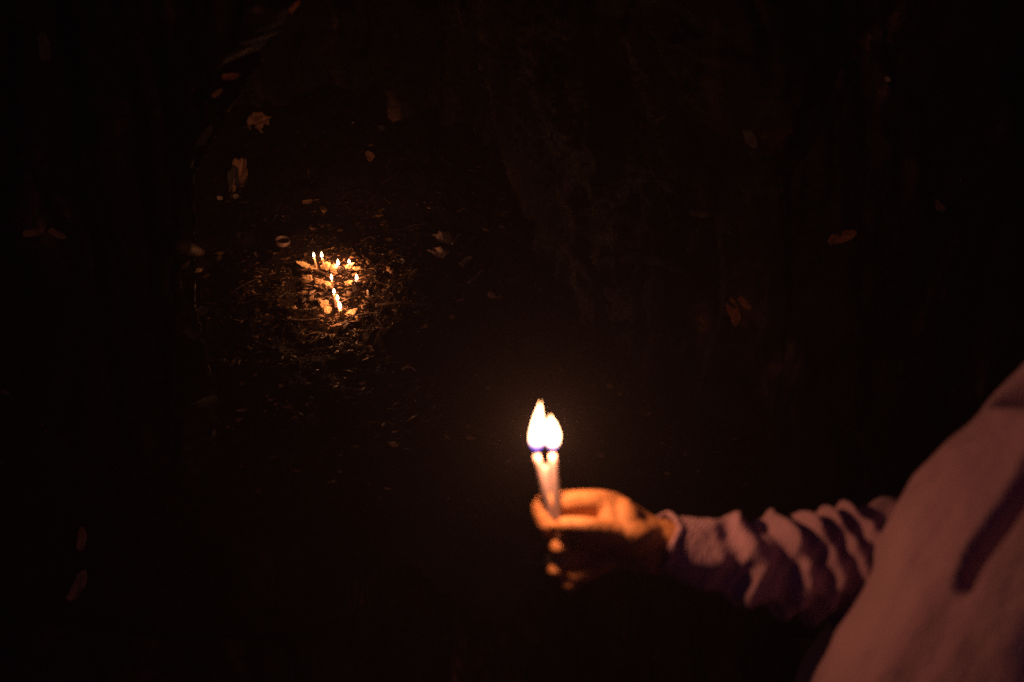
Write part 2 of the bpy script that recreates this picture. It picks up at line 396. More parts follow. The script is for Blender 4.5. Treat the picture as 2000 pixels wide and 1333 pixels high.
lump(607, 583, 14, 9, 'pale_stone', M_STONE, 'dull tan stone at the upper left of the front candles', 'stone', G1, .45, -20, 11, .35)
lump(630, 594, 21, 10, 'pale_stone', M_STONE, 'knobbly tan stone left of the front candles', 'stone', G1, .45, -5, 12, .5)
lump(640, 606, 18, 10, 'pale_stone', M_WAX, 'glowing oval wax lump directly left of the front candle foot', 'wax', G1, .4, 5, 13, .3)
lump(687, 614, 25, 12, 'pale_stone', M_WAX, 'largest bright wax lump directly right of the front candle foot', 'wax', G1, .4, 15, 14, .35)
lump(703, 624, 17, 7, 'pale_stone', M_WAX, 'small flat yellow wax piece below the largest bright lump', 'wax', G1, .35, 8, 15, .3)
lump(712, 599, 14, 8, 'pale_stone', M_STONE, 'small bright stone to the right above the largest lump', 'stone', G1, .5, 12, 16, .5)
lump(571, 606, 17, 10, 'pale_stone', M_STONE, 'lone tan stone lying apart at the far left of the front candles', 'stone', G1, .4, 5, 17, .4)
lump(653, 643, 22, 9, 'pale_stone', M_STONE, 'reddish crumbled stone below all the candles', 'stone', G1, .45, -5, 18, .7)
lump(697, 562, 25, 19, 'dark_stone', M_DARKROCK, 'rounded dark stone in front of the lone right flame', 'stone', None, .7, 0, 19, .25)
lump(671, 641, 22, 20, 'dark_stone', M_DARKROCK, 'black lump below the front candles', 'stone', None, .7, 0, 20, .3)
lump(664, 528, 15, 8, 'dark_dish', M_DARKROCK, 'small dark stub holder under the round back flame', 'stub', None, .7, 0, 21, .2)
lump(682, 573, 10, 7, 'pink_stone', M_ROCK, 'tiny pinkish stone between the lone right flame and the front candles', 'stone', None, .6, 0, 22, .3)
lump(765, 530, 10, 7, 'pink_stone', M_ROCK, 'small rosy pebble to the right of the back row', 'stone', None, .6, 0, 23, .3)
lump(864, 469, 36, 20, 'rock', M_ROCK, 'upper of two pinkish rocks by the right wall of the hollow', 'rock', None, .7, -12, 24, .35)
lump(859, 500, 40, 20, 'rock', M_ROCK, 'lower angular pinkish rock by the right wall of the hollow', 'rock', None, .6, 10, 25, .4)
lump(880, 474, 12, 14, 'rock', M_ROCK, 'small rock leaning against the upper pinkish rock', 'rock', None, .8, 10, 26, .3)
lump(960, 579, 15, 12, 'rock', M_ROCK, 'little angular rock at the foot of the fibrous right wall', 'rock', None, .8, 30, 27, .4)
lump(720, 514, 14, 12, 'brown_stone', M_CHIP, 'round brown stone right of the last back row flame', 'stone', None, .8, 0, 28, .15)
lump(741, 618, 18, 8, 'brown_stone', M_CHIP, 'brown knob lying right of the small flat wax piece', 'stone', None, .6, 8, 29, .4)
lump(360, 517, 20, 12, 'brown_stone', M_CHIP, 'dull brown stone beside the root at the left of the hollow', 'stone', None, .6, 0, 30, .3)
lump(632, 409, 14, 9, 'brown_stone', M_CHIP, 'reddish stone high on the bank behind the candles', 'stone', None, .6, 0, 31, .3)
lump(550, 558, 9, 5, 'brown_stone', M_CHIP, 'tiny brown stone left of the oval tan stone', 'stone', None, .6, 0, 32, .3)
lump(770, 590, 13, 6, 'brown_stone', M_CHIP, 'flat chip of stone on the soil right of the front candles', 'stone', None, .4, 20, 33, .4)
lump(590, 572, 8, 5, 'brown_stone', M_CHIP, 'small stone under the left end of the middle row', 'stone', None, .6, 20, 34, .4)
lump(737, 562, 11, 5, 'brown_stone', M_CHIP, 'sharp little chip right of the dark rounded stone', 'stone', None, .4, 20, 35, .4)

# ------------------------------------------------------------------ leaves, twigs, scraps
def leaf_outline(kind, r):
    pts = []
    if kind == 'lobed':
        L = [0, 42, 88, 140, 220, 272, 318]
        tips = {0: 1.0, 42: .82, 88: .86, 140: .62, 220: .62, 272: .86, 318: .80}
        for k in range(84):
            a = k * 360 / 84; rr = .70
            for t0, q in tips.items():
                d = abs((a - t0 + 180) % 360 - 180); rr = max(rr, q * (1 - d / 26) if d < 26 else 0)
            rr *= 1 + .08 * (r.random() - .5); pts.append((rr * math.cos(R(a)), rr * math.sin(R(a))))
    elif kind == 'ragged':
        for k in range(56):
            a = k * 360 / 56; x = math.cos(R(a)); y = math.sin(R(a)) * .42 * (1 + .35 * math.sin(a / 29)); q = 1 + .22 * (r.random() - .5); pts.append((x * q, y * q))
    elif kind == 'scrap':
        m = 9; an = sorted(r.uniform(0, 360) for _ in range(m)); q = [r.uniform(.6, 1) for _ in range(m)]
        for k in range(48):
            a = k * 360 / 48; rr = float(np.interp(a, [an[-1] - 360] + an + [an[0] + 360], [q[-1]] + q + [q[0]])); pts.append((rr * math.cos(R(a)), rr * math.sin(R(a)) * .75))
    else:
        for k in range(40):
            a = k * 360 / 40; x = math.cos(R(a)); y = math.sin(R(a)) * .42 * (1 - .35 * x) * (1 + .25 * math.sin(a / 23 + r.random())); q = 1 + .14 * (r.random() - .5); pts.append((x * q, y * q))
    return pts
def leaf(px, py, size_px, kind, mat, name, label, cat, rot=0, curl=.5, lift=.25, tilt=0, seed=0, stem=True, on=None, off=.004):
    r = random.Random(seed); loc, nn = hit(px, py, on); s = size_px * scale_at(loc) / 2
    out = leaf_outline(kind, r); rings = 7; v = [(0, 0, 0)]
    for j in range(1, rings + 1):
        for x, y in out: v.append((x * j / rings * s, y * j / rings * s, 0))
    v = np.array(v); X, Y = v[:, 0] / s, v[:, 1] / s
    v[:, 2] = s * (curl * (Y * Y) * .8 + lift * X * X * .6 + .10 * fbm(np.stack([X * 2, Y * 2, 0 * X + seed], 1), 2, seed) - .05 * np.exp(-(Y / .06) ** 2))
    v[:, 1] *= 1 - .25 * curl * Y * Y
    m = len(out); f = [(0, 1 + k, 1 + (k + 1) % m) for k in range(m)]
    for j in range(rings - 1):
        for k in range(m): a = 1 + j * m + k; b = 1 + j * m + (k + 1) % m; f.append((a, a + m, b + m, b))
    o = mesh_obj(name, v, f, mat); bake(o, [('SOLIDIFY', {'thickness': max(.0005, s * .012)})])
    # the leaf's own x axis laid along screen-like direction rot on the surface
    z = (nn.lerp(-ray(px, py).normalized(), tilt)).normalized(); xa = (RT - z * RT.dot(z)).normalized(); ya = z.cross(xa)
    xd = xa * math.cos(R(rot)) + ya * math.sin(R(rot)); yd = z.cross(xd)
    mt = Matrix((xd, yd, z)).transposed(); o.rotation_euler = mt.to_euler(); o.location = loc + z * (off + s * .12)
    if stem:
        a = Vector((-s * .45, 0, 0)); pts = catmull([a, a + Vector((-s * .4, s * .05, s * .06)), a + Vector((-s * .75, s * .16, s * .05))], 8)
        vv, ff = sweep(pts, lambda t, th: s * .022 * (1.3 - .5 * t), 6); mesh_obj('stem', vv, ff, M_TWIG, o)
    return tag(o, label, cat)
leaf(505, 241, 60, 'lobed', M_LEAFS, 'dry_leaf', 'star shaped brown dry leaf stuck to the upper left wall inside the hollow', 'leaf', 25, .25, .1, .5, 3)
leaf(470, 350, 84, 'ragged', M_LEAFS, 'dry_leaf', 'long torn brown leaf standing on edge below the star shaped leaf', 'leaf', 78, .9, .2, .5, 4, False)
leaf(458, 358, 60, 'ragged', M_LEAFG, 'dry_leaf', 'thin dark curled leaf edge behind the long torn leaf', 'leaf', 80, .9, .2, .3, 5, False)
leaf(428, 388, 14, 'scrap', M_PAPER, 'paper_scrap', 'tiny pale scrap left of the foot of the long torn leaf', 'scrap', 0, .3, .1, .5, 6, False)
leaf(461, 384, 14, 'scrap', M_PAPER, 'paper_scrap', 'tiny pale scrap right at the foot of the long torn leaf', 'scrap', 40, .3, .1, .5, 7, False)
leaf(573, 10, 30, 'plain', M_LEAFO, 'dry_leaf', 'blurred orange leaf at the very top rim of the opening', 'leaf', 40, .3, .1, .6, 8, False)
leaf(450, 149, 34, 'plain', M_LEAFO, 'dry_leaf', 'blurred orange leaf on the left rim above the star shaped leaf', 'leaf', 10, .3, .1, .7, 9, False)
leaf(423, 182, 26, 'plain', M_LEAFB, 'dry_leaf', 'dim brown leaf just below the blurred orange leaf on the left rim', 'leaf', 40, .3, .1, .5, 10, False)
leaf(395, 262, 60, 'plain', M_LEAFG, 'dry_leaf', 'narrow greenish grey leaf slanting on the bark left of the star shaped leaf', 'leaf', 45, .4, .1, .3, 11, False)
leaf(1645, 462, 56, 'plain', M_LEAFO, 'dry_leaf', 'bright orange elongated leaf caught on the bark right of the opening', 'leaf', 22, .5, .2, .8, 12)
leaf(1436, 608, 56, 'ragged', M_LEAFO, 'dry_leaf', 'upright orange forked leaf on the bark above the hand', 'leaf', 100, .7, .2, .7, 13)
leaf(1455, 592, 34, 'plain', M_LEAFO, 'dry_leaf', 'small orange blade branching off the upright forked leaf', 'leaf', -40, .5, .2, .6, 14, False)
leaf(1826, 400, 44, 'plain', M_LEAFB, 'dry_leaf', 'dull brown leaf high on the right bark near the frame edge', 'leaf', -35, .5, .2, .6, 15, False)
leaf(1465, 262, 56, 'plain', M_LEAFG, 'dry_leaf', 'pale grey leaf sliver along the slanting right rim', 'leaf', -58, .5, .2, .5, 16, False)
leaf(1292, 232, 22, 'plain', M_LEAFG, 'dry_leaf', 'tiny grey leaf on the wall above the right side of the hollow', 'leaf', 30, .4, .1, .5, 17, False)
leaf(1733, 155, 16, 'scrap', M_PAPER, 'paper_scrap', 'single pale speck of paper high on the right bark', 'scrap', -20, .2, .1, .5, 18, False)
leaf(1367, 414, 44, 'plain', M_LEAFG, 'dry_leaf', 'flat grey leaf lying level in the middle of the right wall', 'leaf', -3, .3, .1, .4, 19, False)
leaf(22, 432, 46, 'plain', M_LEAFY, 'dry_leaf', 'blurred yellow leaf at the left frame edge, outermost of three', 'leaf', 60, .4, .1, .5, 20, False)
leaf(66, 452, 42, 'plain', M_LEAFY, 'dry_leaf', 'blurred yellow leaf in the middle of three by the left frame edge', 'leaf', 10, .4, .1, .5, 21, False)
leaf(112, 456, 36, 'plain', M_LEAFB, 'dry_leaf', 'blurred brownish leaf nearest the opening of three on the left bark', 'leaf', -30, .4, .1, .5, 22, False)
leaf(84, 90, 60, 'plain', M_LEAFG, 'dry_leaf', 'upright pale sliver of bark or leaf in the upper left corner', 'leaf', 92, .4, .1, .5, 23, False)
leaf(160, 1052, 46, 'plain', M_LEAFB, 'dry_leaf', 'upper of two reddish leaf slivers low on the left bark', 'leaf', 85, .4, .1, .4, 24, False)
leaf(155, 1145, 66, 'plain', M_LEAFB, 'dry_leaf', 'lower and longer reddish leaf sliver low on the left bark', 'leaf', 68, .4, .1, .4, 25, False)
leaf(744, 252, 18, 'scrap', M_LEAFG, 'dry_leaf', 'small grey leaf scrap on the dark back wall', 'leaf', -20, .4, .1, .5, 26, False)
leaf(722, 305, 26, 'scrap', M_LEAFB, 'dry_leaf', 'dim brown leaf scrap on the back wall above the candles', 'leaf', -70, .4, .1, .5, 27, False)
leaf(600, 395, 22, 'plain', M_LEAFB, 'dry_leaf', 'small brown leaf on the bank behind the ring', 'leaf', 20, .4, .1, .3, 28, False)
leaf(649, 489, 13, 'plain', M_LEAFY, 'dry_leaf', 'little curled yellow leaf behind the two tall back candles', 'leaf', 40, .4, .1, .3, 29, False)
leaf(395, 612, 30, 'scrap', M_SHINY, 'wrapper_scrap', 'crumpled shiny scrap on the soil at the left of the hollow', 'scrap', 35, .8, .5, .2, 30, False)
leaf(372, 652, 36, 'scrap', M_LEAFG, 'dry_leaf', 'grey leaf below the crumpled shiny scrap at the left edge', 'leaf', -25, .4, .1, .1, 31, False)
leaf(783, 513, 20, 'scrap', M_SHINY, 'wrapper_scrap', 'small shiny scrap on the soil between back row and pinkish rocks', 'scrap', -30, .6, .3, .3, 32, False)
leaf(883, 621, 13, 'scrap', M_LEAFB, 'dry_leaf', 'tiny upright brown leaf on the right of the soil floor', 'leaf', 80, .4, .1, .6, 33, False)
leaf(1200, 580, 50, 'ragged', M_LEAFG, 'dry_leaf', 'grey frayed leaf at the foot of the right wall beyond the flame', 'leaf', -50, .4, .1, .3, 34, False)
BITS = [(402, 540, 16, 'grey leaf bit below the gnarled root at the left of the floor'), (455, 575, 14, 'small leaf bit midway between the shiny scrap and the candles'),
 (500, 500, 15, 'leaf bit on the soil just left of the open cap'), (530, 650, 16, 'leaf bit on the dark soil below the lone tan stone'),
 (440, 690, 18, 'leaf bit low at the left end of the dark soil floor'), (610, 450, 14, 'leaf bit behind the open cap on the rising bank'),
 (760, 470, 16, 'leaf bit behind the back row, between the flames and the rocks'), (800, 555, 15, 'leaf bit on the soil below the small shiny scrap'),
 (830, 640, 18, 'leaf bit on the lower right soil above the pale curved twig'), (900, 590, 16, 'leaf bit below the short pale diagonal stick'),
 (760, 700, 16, 'lowest leaf bit on the soil, right below the front candles'), (700, 440, 14, 'leaf bit on the bank above the right end of the back row'),
 (920, 470, 20, 'leaf bit against the fibrous wall right of the pinkish rocks'), (820, 500, 14, 'leaf bit left of the lower pinkish rock')]
rr_ = random.Random(90)
for k, (px, py, sz, lb) in enumerate(BITS):
    o = leaf(px, py, sz, rr_.choice(['plain', 'scrap', 'ragged']), rr_.choice([M_LEAFB, M_LEAFG, M_CHIP]), 'leaf_bit', lb, 'leaf bit', rr_.uniform(0, 360), .6, .2, .1, 100 + k, False)
    o['group'] = 'leaf bits scattered over the hollow floor'

def twig(pxs, rad, mat, label, lift=.006, name='twig', on=None, seed=0, knobs=.25):
    pts = []
    for px, py in pxs:
        l, nn = hit(px, py, on); pts.append(l + Vector((0, 0, lift)) + nn * rad * .4)
    path = catmull(pts, 8 * len(pts)); r = random.Random(seed); n_ = len(path)
    amp = [1 + knobs * r.uniform(-1, 1) for _ in range(n_)]
    v, f = sweep(path, lambda t, th: rad * (1.15 - .5 * t) * amp[int(round(t * (n_ - 1)))], 9)
    o = mesh_obj(name, relv(v, path[0]), f, mat); o.location = path[0]
    return tag(o, label, 'twig' if name == 'twig' else 'root')
twig([(915, 558), (932, 545), (941, 533)], .0035, M_PALETWIG, 'short pale stick lying diagonally near the right wall of the hollow')
twig([(900, 524), (912, 514), (922, 508)], .006, M_PALETWIG, 'stubby grey stick right of the lower pinkish rock')
twig([(884, 482), (892, 470), (899, 462)], .003, M_PALETWIG, 'thin stick poking up beside the upper pinkish rock')
twig([(347, 482), (365, 490), (390, 500), (430, 512)], .011, M_TWIG, 'gnarled brown root end at the left of the soil floor', name='root', knobs=.35)
twig([(700, 622), (722, 618), (748, 620)], .003, M_TWIG, 'brown twig right of the front wax pieces')
twig([(590, 533), (606, 531), (628, 537), (648, 545)], .0025, M_TWIG, 'thin twig between the back row and the middle row of lumps')
twig([(560, 628), (590, 632), (625, 628)], .003, M_TWIG, 'twig lying across the soil left below the front candles')
twig([(735, 603), (790, 597), (850, 603)], .004, M_TWIG, 'long twig stretching right from the front candles')
twig([(786, 727), (800, 722), (812, 730)], .0025, M_PALETWIG, 'tiny pale curved twig low on the soil right of the middle')
twig([(1180, 520), (1240, 505), (1310, 525), (1380, 560)], .016, M_BARK, 'thick root bending along the foot of the right wall', name='root')
twig([(1100, 470), (1155, 540), (1190, 600), (1215, 680)], .014, M_BARK, 'knotted root running down the right inner wall', name='root', knobs=.3)

# the open ring
loc, nn = hit(552, 476); rr = 14.5 * scale_at(loc); ring_v = []
prof = [(1, 0), (1, .55), (.93, .6), (.84, .52), (.84, .06), (.84, 0)]
for a_, b_ in prof:
    for k in range(36): ring_v.append((rr * a_ * math.cos(k * R(10)), rr * a_ * math.sin(k * R(10)), rr * b_))
o = mesh_obj('open_cap', ring_v, grid_faces(36, len(prof), True), M_PLASTIC); o.location = loc + nn * .003
o.rotation_euler = (R(8), R(8), 0); tag(o, 'round open cap lying on the soil behind and left of the candles', 'cap')
mb = MB(); mb.v = [(rr * .9 * math.cos(k * R(10)), rr * .9 * math.sin(k * R(10)), rr * .05) for k in range(36)]; mb.f = [tuple(range(36))]
mb.obj('cap_bottom', M_DARKROCK, o)

# ------------------------------------------------------------------ candles
def flame_mesh(h, r, bend=(0, 0), seg=20, n_=22, fat=.32):
    V_ = []
    for j in range(n_ + 1):
        t = j / n_
        rad = r * (math.sin(math.pi * min(t / (2 * fat), .5)) ** .7 if t < fat else max(math.cos(math.pi / 2 * (t - fat) / (1 - fat)), 0) ** 1.15)
        rad = max(rad, r * .02)
        for k in range(seg):
            th = 2 * math.pi * k / seg; V_.append((bend[0] * t * t + rad * math.cos(th), bend[1] * t * t + rad * math.sin(th), h * t))
    f = grid_faces(seg, n_ + 1, True); f.append(tuple(reversed(range(seg)))); f.append(tuple(range(seg * n_, seg * (n_ + 1))))
    return V_, f
def candle(base, top, rad, fh, fr, label, group, bend=(0, 0), fat=.32, melted=True, seed=0, power=.05, wax=None):
    base = Vector(base); top = Vector(top); e = empty('candle', base, label, 'candle', group); L = (top - base).length
    rot = Vector((0, 0, 1)).rotation_difference((top - base).normalized()); r = random.Random(seed); prof = []; nz = 16
    Vx = []
    for j in range(nz + 1):
        t = j / nz; q = rad * (1 + .05 * r.uniform(-1, 1))
        if j == nz: q *= .82
        for k in range(20): th = 2 * math.pi * k / 20; Vx.append(rot @ Vector((q * math.cos(th), q * math.sin(th), L * t)))
    n0 = len(Vx)
    for q, dz in ((.62, .0), (.5, -.10), (.1, -.16)):
        for k in range(20): th = 2 * math.pi * k / 20; Vx.append(rot @ Vector((rad * q * math.cos(th), rad * q * math.sin(th), L + dz * rad)))
    f = grid_faces(20, nz + 4, True); f.append(tuple(reversed(range(20)))); f.append(tuple(range(len(Vx) - 20, len(Vx))))
    mesh_obj('wax_stick', [tuple(v) for v in Vx], f, wax or M_CANDLE, e)
    mb = MB(); wl = min(.007, max(fh, .012) * .3)
    c = top - base; pts = [c - Vector((0, 0, .002)), c + Vector((0, 0, wl * .6)), c + Vector((rad * .2, 0, wl))]
    v, f = sweep(catmull(pts, 6), lambda t, th: .0007, 6); mb.add(v, f); mb.obj('wick', M_WICK, e)
    if melted:
        for k in range(3):
            a = r.uniform(0, 6.28); z0 = L * r.uniform(.9, .98); z1 = L * r.uniform(.3, .7); mb2 = MB()
            mb2.caps([rot @ Vector((rad * .85 * math.cos(a), rad * .85 * math.sin(a), z0)), rot @ Vector((rad * .95 * math.cos(a), rad * .95 * math.sin(a), z1))], [rad * .16, rad * .26], 8, 3)
            mb2.obj('wax_drip', wax or M_CANDLE, e)
    if fh:
        v, f = flame_mesh(fh, fr, bend, fat=fat); fo = mesh_obj('flame', v, f, M_FLAME, e); fo.location = c + Vector((0, 0, wl * .25 + (.002 if fh > .03 else 0)))
        ld = bpy.data.lights.new('flame_light', 'POINT'); ld.energy = power; ld.color = CCOL; ld.shadow_soft_size = fr * .8
        lo = bpy.data.objects.new('flame_light', ld); link(lo, fo); lo.location = (bend[0] * .2, bend[1] * .2, fh * .42)
    return e
GH = 'bundle of thin candles held in the hand'
# held bundle: world positions about a metre away
cb = P(1098, 1112, 1.0)
candle(P(1093, 1108, .998), P(1048, 889, .984), .0038, .060, .0074, 'left candle of the held bundle carrying the tall pointed flame', GH, (.003, 0), .26, seed=1, power=.95)
candle(P(1099, 1108, .999), P(1079, 887, .986), .0038, .043, .0076, 'right candle of the held bundle with the shorter rounder flame', GH, (-.003, 0), .42, seed=2, power=.65)
candle(P(1096, 1112, 1.008), P(1065, 908, 1.000), .0033, 0, 0, 'shorter unlit candle in the middle of the held bundle, behind the other two', GH, (0, 0), .35, seed=3, power=.03)
GF = 'candles burning on the soil floor of the hollow'
def fcandle(px, pbase, ptop, pft, label, pxt=None, wpx=5.2, k=0, fw=9):
    l, _ = hit(px, pbase); m = scale_at(l) / math.cos(R(27)); L = (pbase - ptop) * m; dx = ((pxt or px) - px) * scale_at(l)
    candle(l - Vector((0, 0, .003)), l + Vector((dx, 0, L)), wpx * .5 * scale_at(l), (ptop - pft) * m * 1.0, fw * .36 * scale_at(l), label, GF, (.0003, 0), .34, False, k, .105, M_TAPER)
fcandle(619, 524, 505, 494, 'leftmost tall thin candle of the back row', 615.5, 4.3, 11, 6.5)
fcandle(634.5, 525, 506, 493, 'second tall thin candle of the back row, beside the leftmost one', 631, 4.6, 12, 7.5)
fcandle(661.5, 524, 521, 507, 'burnt down candle with a round flame just above a dark stub', 661, 4.5, 13, 8.5)
fcandle(683.5, 525, 516, 507, 'short candle at the right end of the back row', 683, 4.2, 14, 7.5)
fcandle(650.5, 564, 549, 536, 'single thin candle standing in the middle row', 649.5, 4, 15, 7)
fcandle(697.5, 555, 549, 536, 'low candle with a flame alone on the right behind the dark stone', 697.5, 4.2, 16, 8)
fcandle(656.5, 602, 575, 564, 'slim front candle just left of the double flame', 655.5, 4.6, 17, 8)
fcandle(664.5, 617, 588, 576, 'front candle whose flame rises above the lowest flame', 662.5, 5, 18, 8.5)
fcandle(668.5, 622, 606, 590, 'foremost candle with the lowest flame of all', 666.5, 5.5, 19, 8.5)

# ------------------------------------------------------------------ the person
person = empty('person', (.50, .68, 0), 'person in a loose pale crinkled shirt standing at the right and holding out burning candles', 'person')
PO = Vector((.50, .68, 0))
b = MB()
# legs, pelvis, trunk, neck, head (facing -x, so that the right arm is the far one)
for s in (-1, 1):
    y = .68 + s * .10
    b.caps([(.50, y, .78), (.485, y + s * .01, .44), (.52, y + s * .01, .09)], [.085, .055, .04]); b.caps([(.545, y, .045), (.42, y + s * .01, .04), (.36, y + s * .015, .03)], [.035, .035, .025])
b.ball((.50, .68, .82), (.12, .16, .11)); b.ball((.54, .68, 1.0), (.09, .13, .18)); b.ball((.60, .68, 1.14), (.07, .14, .12))
b.caps([(.57, .68, 1.22), (.565, .68, 1.36)], [.06, .052])
b.ball((.565, .68, 1.475), (.088, .072, .10)); b.ball((.52, .68, 1.42), (.05, .045, .055)); b.ball((.484, .68, 1.375), (.02, .025, .018))
b.caps([(.488, .68, 1.462), (.466, .68, 1.435)], [.008, .013], 10, 3); b.ball((.472, .668, 1.43), .007); b.ball((.472, .692, 1.43), .007)
b.ball((.478, .68, 1.408), (.010, .024, .005)); b.ball((.479, .68, 1.400), (.010, .020, .005))
for s in (-1, 1): b.ball((.487, .68 + s * .03, 1.49), (.012, .022, .006)); b.ball((.575, .68 + s * .074, 1.455), (.018, .008, .030))
EL = P(1880, 1062, 1.05); WR = P(1300, 1066, 1.022)
b.caps([(.64, .82, 1.20), (.585, .84, 1.06), EL], [.052, .045, .040]); b.caps([EL, P(1700, 1098, 1.05), P(1560, 1100, 1.042), P(1420, 1080, 1.032), WR], [.034, .033, .031, .027, .0245])
# the other arm hangs at the near side
b.caps([(.60, .52, 1.21), (.69, .45, 1.05), (.72, .42, .94)], [.050, .042, .036]); b.caps([(.72, .42, .94), (.685, .40, .83), (.64, .39, .72)], [.036, .032, .024])
b.ball((.625, .39, .67), (.028, .018, .05))
for k, (dx, L) in enumerate(((-.024, .062), (-.008, .072), (.008, .068), (.022, .052))):
    b.caps([(.62 + dx, .39, .65), (.616 + dx, .392, .62), (.62 + dx, .398, .62 - L * .5), (.628 + dx, .406, .62 - L)], [.009, .0085, .008, .007], 10, 3)
b.caps([(.605, .385, .69), (.585, .392, .66), (.582, .398, .63)], [.011, .010, .008], 10, 3)
# the holding hand: palm, thenar, four curled fingers, thumb against the candles
b.caps([WR, P(1262, 1062, 1.020)], [.027, .027])
def pal(a, c, r): b.caps([a, c], r)
pal(P(1272, 1052, 1.022), P(1196, 990, 1.034), [.022, .0145]); pal(P(1272, 1062, 1.024), P(1192, 1020, 1.038), [.020, .014])
pal(P(1272, 1076, 1.022), P(1196, 1052, 1.036), [.020, .0135]); pal(P(1272, 1088, 1.018), P(1202, 1084, 1.030), [.019, .0125])
b.caps([P(1138, 985, 1.012), P(1150, 1008, 1.012), P(1148, 1035, 1.004)], [.011, .0095, .011]); b.caps([P(1176, 992, 1.014), P(1192, 1014, 1.006), P(1190, 1040, 1.0)], [.012, .0125, .012]); b.caps([P(1215, 1000, 1.016), P(1225, 1020, 1.006), P(1225, 1045, 1.0)], [.015, .016, .015]); b.ball(P(1185, 1050, 1.012), (.03, .014, .018)); b.ball(P(1238, 1052, 1.012), (.036, .018, .024)); b.ball(P(1234, 1052, .999), (.027, .016, .020))
b.caps([P(1200, 992, 1.024), P(1168, 985, 1.016), P(1108, 984, 1.004), P(1058, 988, 1.000), P(1066, 1030, .990)], [.0155, .0150, .0134, .0105, .0092])     # index
b.caps([P(1192, 1020, 1.036), P(1120, 1030, 1.032), P(1080, 1052, 1.010), P(1095, 1073, .982)], [.0135, .0112, .0100, .0098])   # middle
b.caps([P(1196, 1052, 1.034), P(1128, 1082, 1.030), P(1080, 1098, 1.010), P(1088, 1119, .982)], [.0130, .0104, .0090, .0084])   # ring
b.caps([P(1202, 1084, 1.028), P(1148, 1118, 1.024), P(1104, 1134, 1.006), P(1110, 1145, .980)], [.0120, .0090, .0080, .0076])   # little
b.caps([P(1262, 1050, 1.008), P(1212, 1046, .996), P(1152, 1034, .982), P(1104, 1029, .980)], [.018, .0140, .0120, .0104])      # thumb
body = b.obj('body', M_SKIN); bake(body, [('REMESH', {'mode': 'VOXEL', 'voxel_size': .0026}), ('SMOOTH', {'factor': .5, 'iterations': 4})])
def own(o): o.parent = person; o.data.transform(Matrix.Translation(-PO)); return o
own(body)
for s in (-1, 1):
    e_ = MB(); e_.ball((.494, .68 + s * .03, 1.472), .011); own(e_.obj('eye', M_EYE))
h = MB(); h.ball((.58, .68, 1.50), (.094, .080, .095)); h.ball((.61, .68, 1.44), (.062, .072, .085)); o = h.obj('hair', M_HAIR); bake(o, [('REMESH', {'mode': 'VOXEL', 'voxel_size': .005})])
own(o)
# shirt: body of the shirt
zk = [.58, .72, .85, 1.0, 1.10, 1.20, 1.27, 1.31]
cxk = [.47, .472, .478, .508, .547, .575, .585, .58]; ak = [.21, .185, .170, .158, .132, .108, .085, .07]; bk = [.23, .215, .20, .19, .185, .180, .135, .075]
CA, SN = math.cos(R(22)), math.sin(R(22)); nt_, nz_ = 420, 300; V_ = []
for j in range(nz_):
    z = .58 + (.73) * j / (nz_ - 1); cx = interp(zk, cxk, z); a = interp(zk, ak, z); bb = interp(zk, bk, z)
    for k in range(nt_):
        th = 2 * math.pi * k / nt_; c, s_ = math.cos(th), math.sin(th)
        dx_, dy_ = -a * c, -bb * s_ * 1.1; V_.append((cx + dx_ * CA + dy_ * SN, .66 + dy_ * CA - dx_ * SN, z, -c * CA - s_ * SN, -s_ * CA + c * SN))
V_ = np.array(V_); pp = V_[:, :3].copy(); nv = np.stack([V_[:, 3], V_[:, 4], 0 * V_[:, 3]], 1)
q = pp.copy(); q[:, 0] += .35 * (q[:, 2] - 1); 
dd = .015 * fbm(q * np.array([7, 7, 2.2]), 3, 200, .4) + .003 * (1 - np.abs(fbm(q * np.array([20, 20, 4]), 2, 210)))
# deep folds, pressed in between points that lie on the cloth
bs = BVHTree.FromPolygons([tuple(a) for a in pp], grid_faces(nt_, nz_, True))
def on_cloth(px, py):
    h = bs.ray_cast(CAM, ray(px, py).normalized()); return np.array(h[0] if h[0] else P(px, py, .68))
for (a_, b_, w0, dep, lip) in (((2080, 820), (1890, 1143), .0112, .10, .001), ((2120, 700), (1992, 752), .032, .09, 0), ((1960, 900), (1720, 1300), .030, .004, 0), ((1880, 1180), (1790, 1333), .020, .006, 0)):
    A_, B_ = on_cloth(*a_), on_cloth(*b_); AB = B_ - A_; tt = np.clip(((pp - A_) @ AB) / (AB ** 2).sum(), 0, 1)
    nr_ = np.linalg.norm(pp - (A_ + tt[:, None] * AB), axis=1); wd = w0 * (1.15 - .5 * tt)
    dd = dd - dep * np.exp(-(nr_ / wd) ** (4 if dep > .02 else 2)) + lip * np.exp(-((nr_ - w0 * 2) / w0) ** 2)
pp = pp + nv * dd[:, None]
pp[:, 2] += .01 * fbm(pp * 6, 2, 220) * (pp[:, 2] < .62)
shirt_v = [tuple(v) for v in pp]; shirt_f = grid_faces(nt_, nz_, True)
SH = MB(); SH.add(shirt_v, shirt_f)
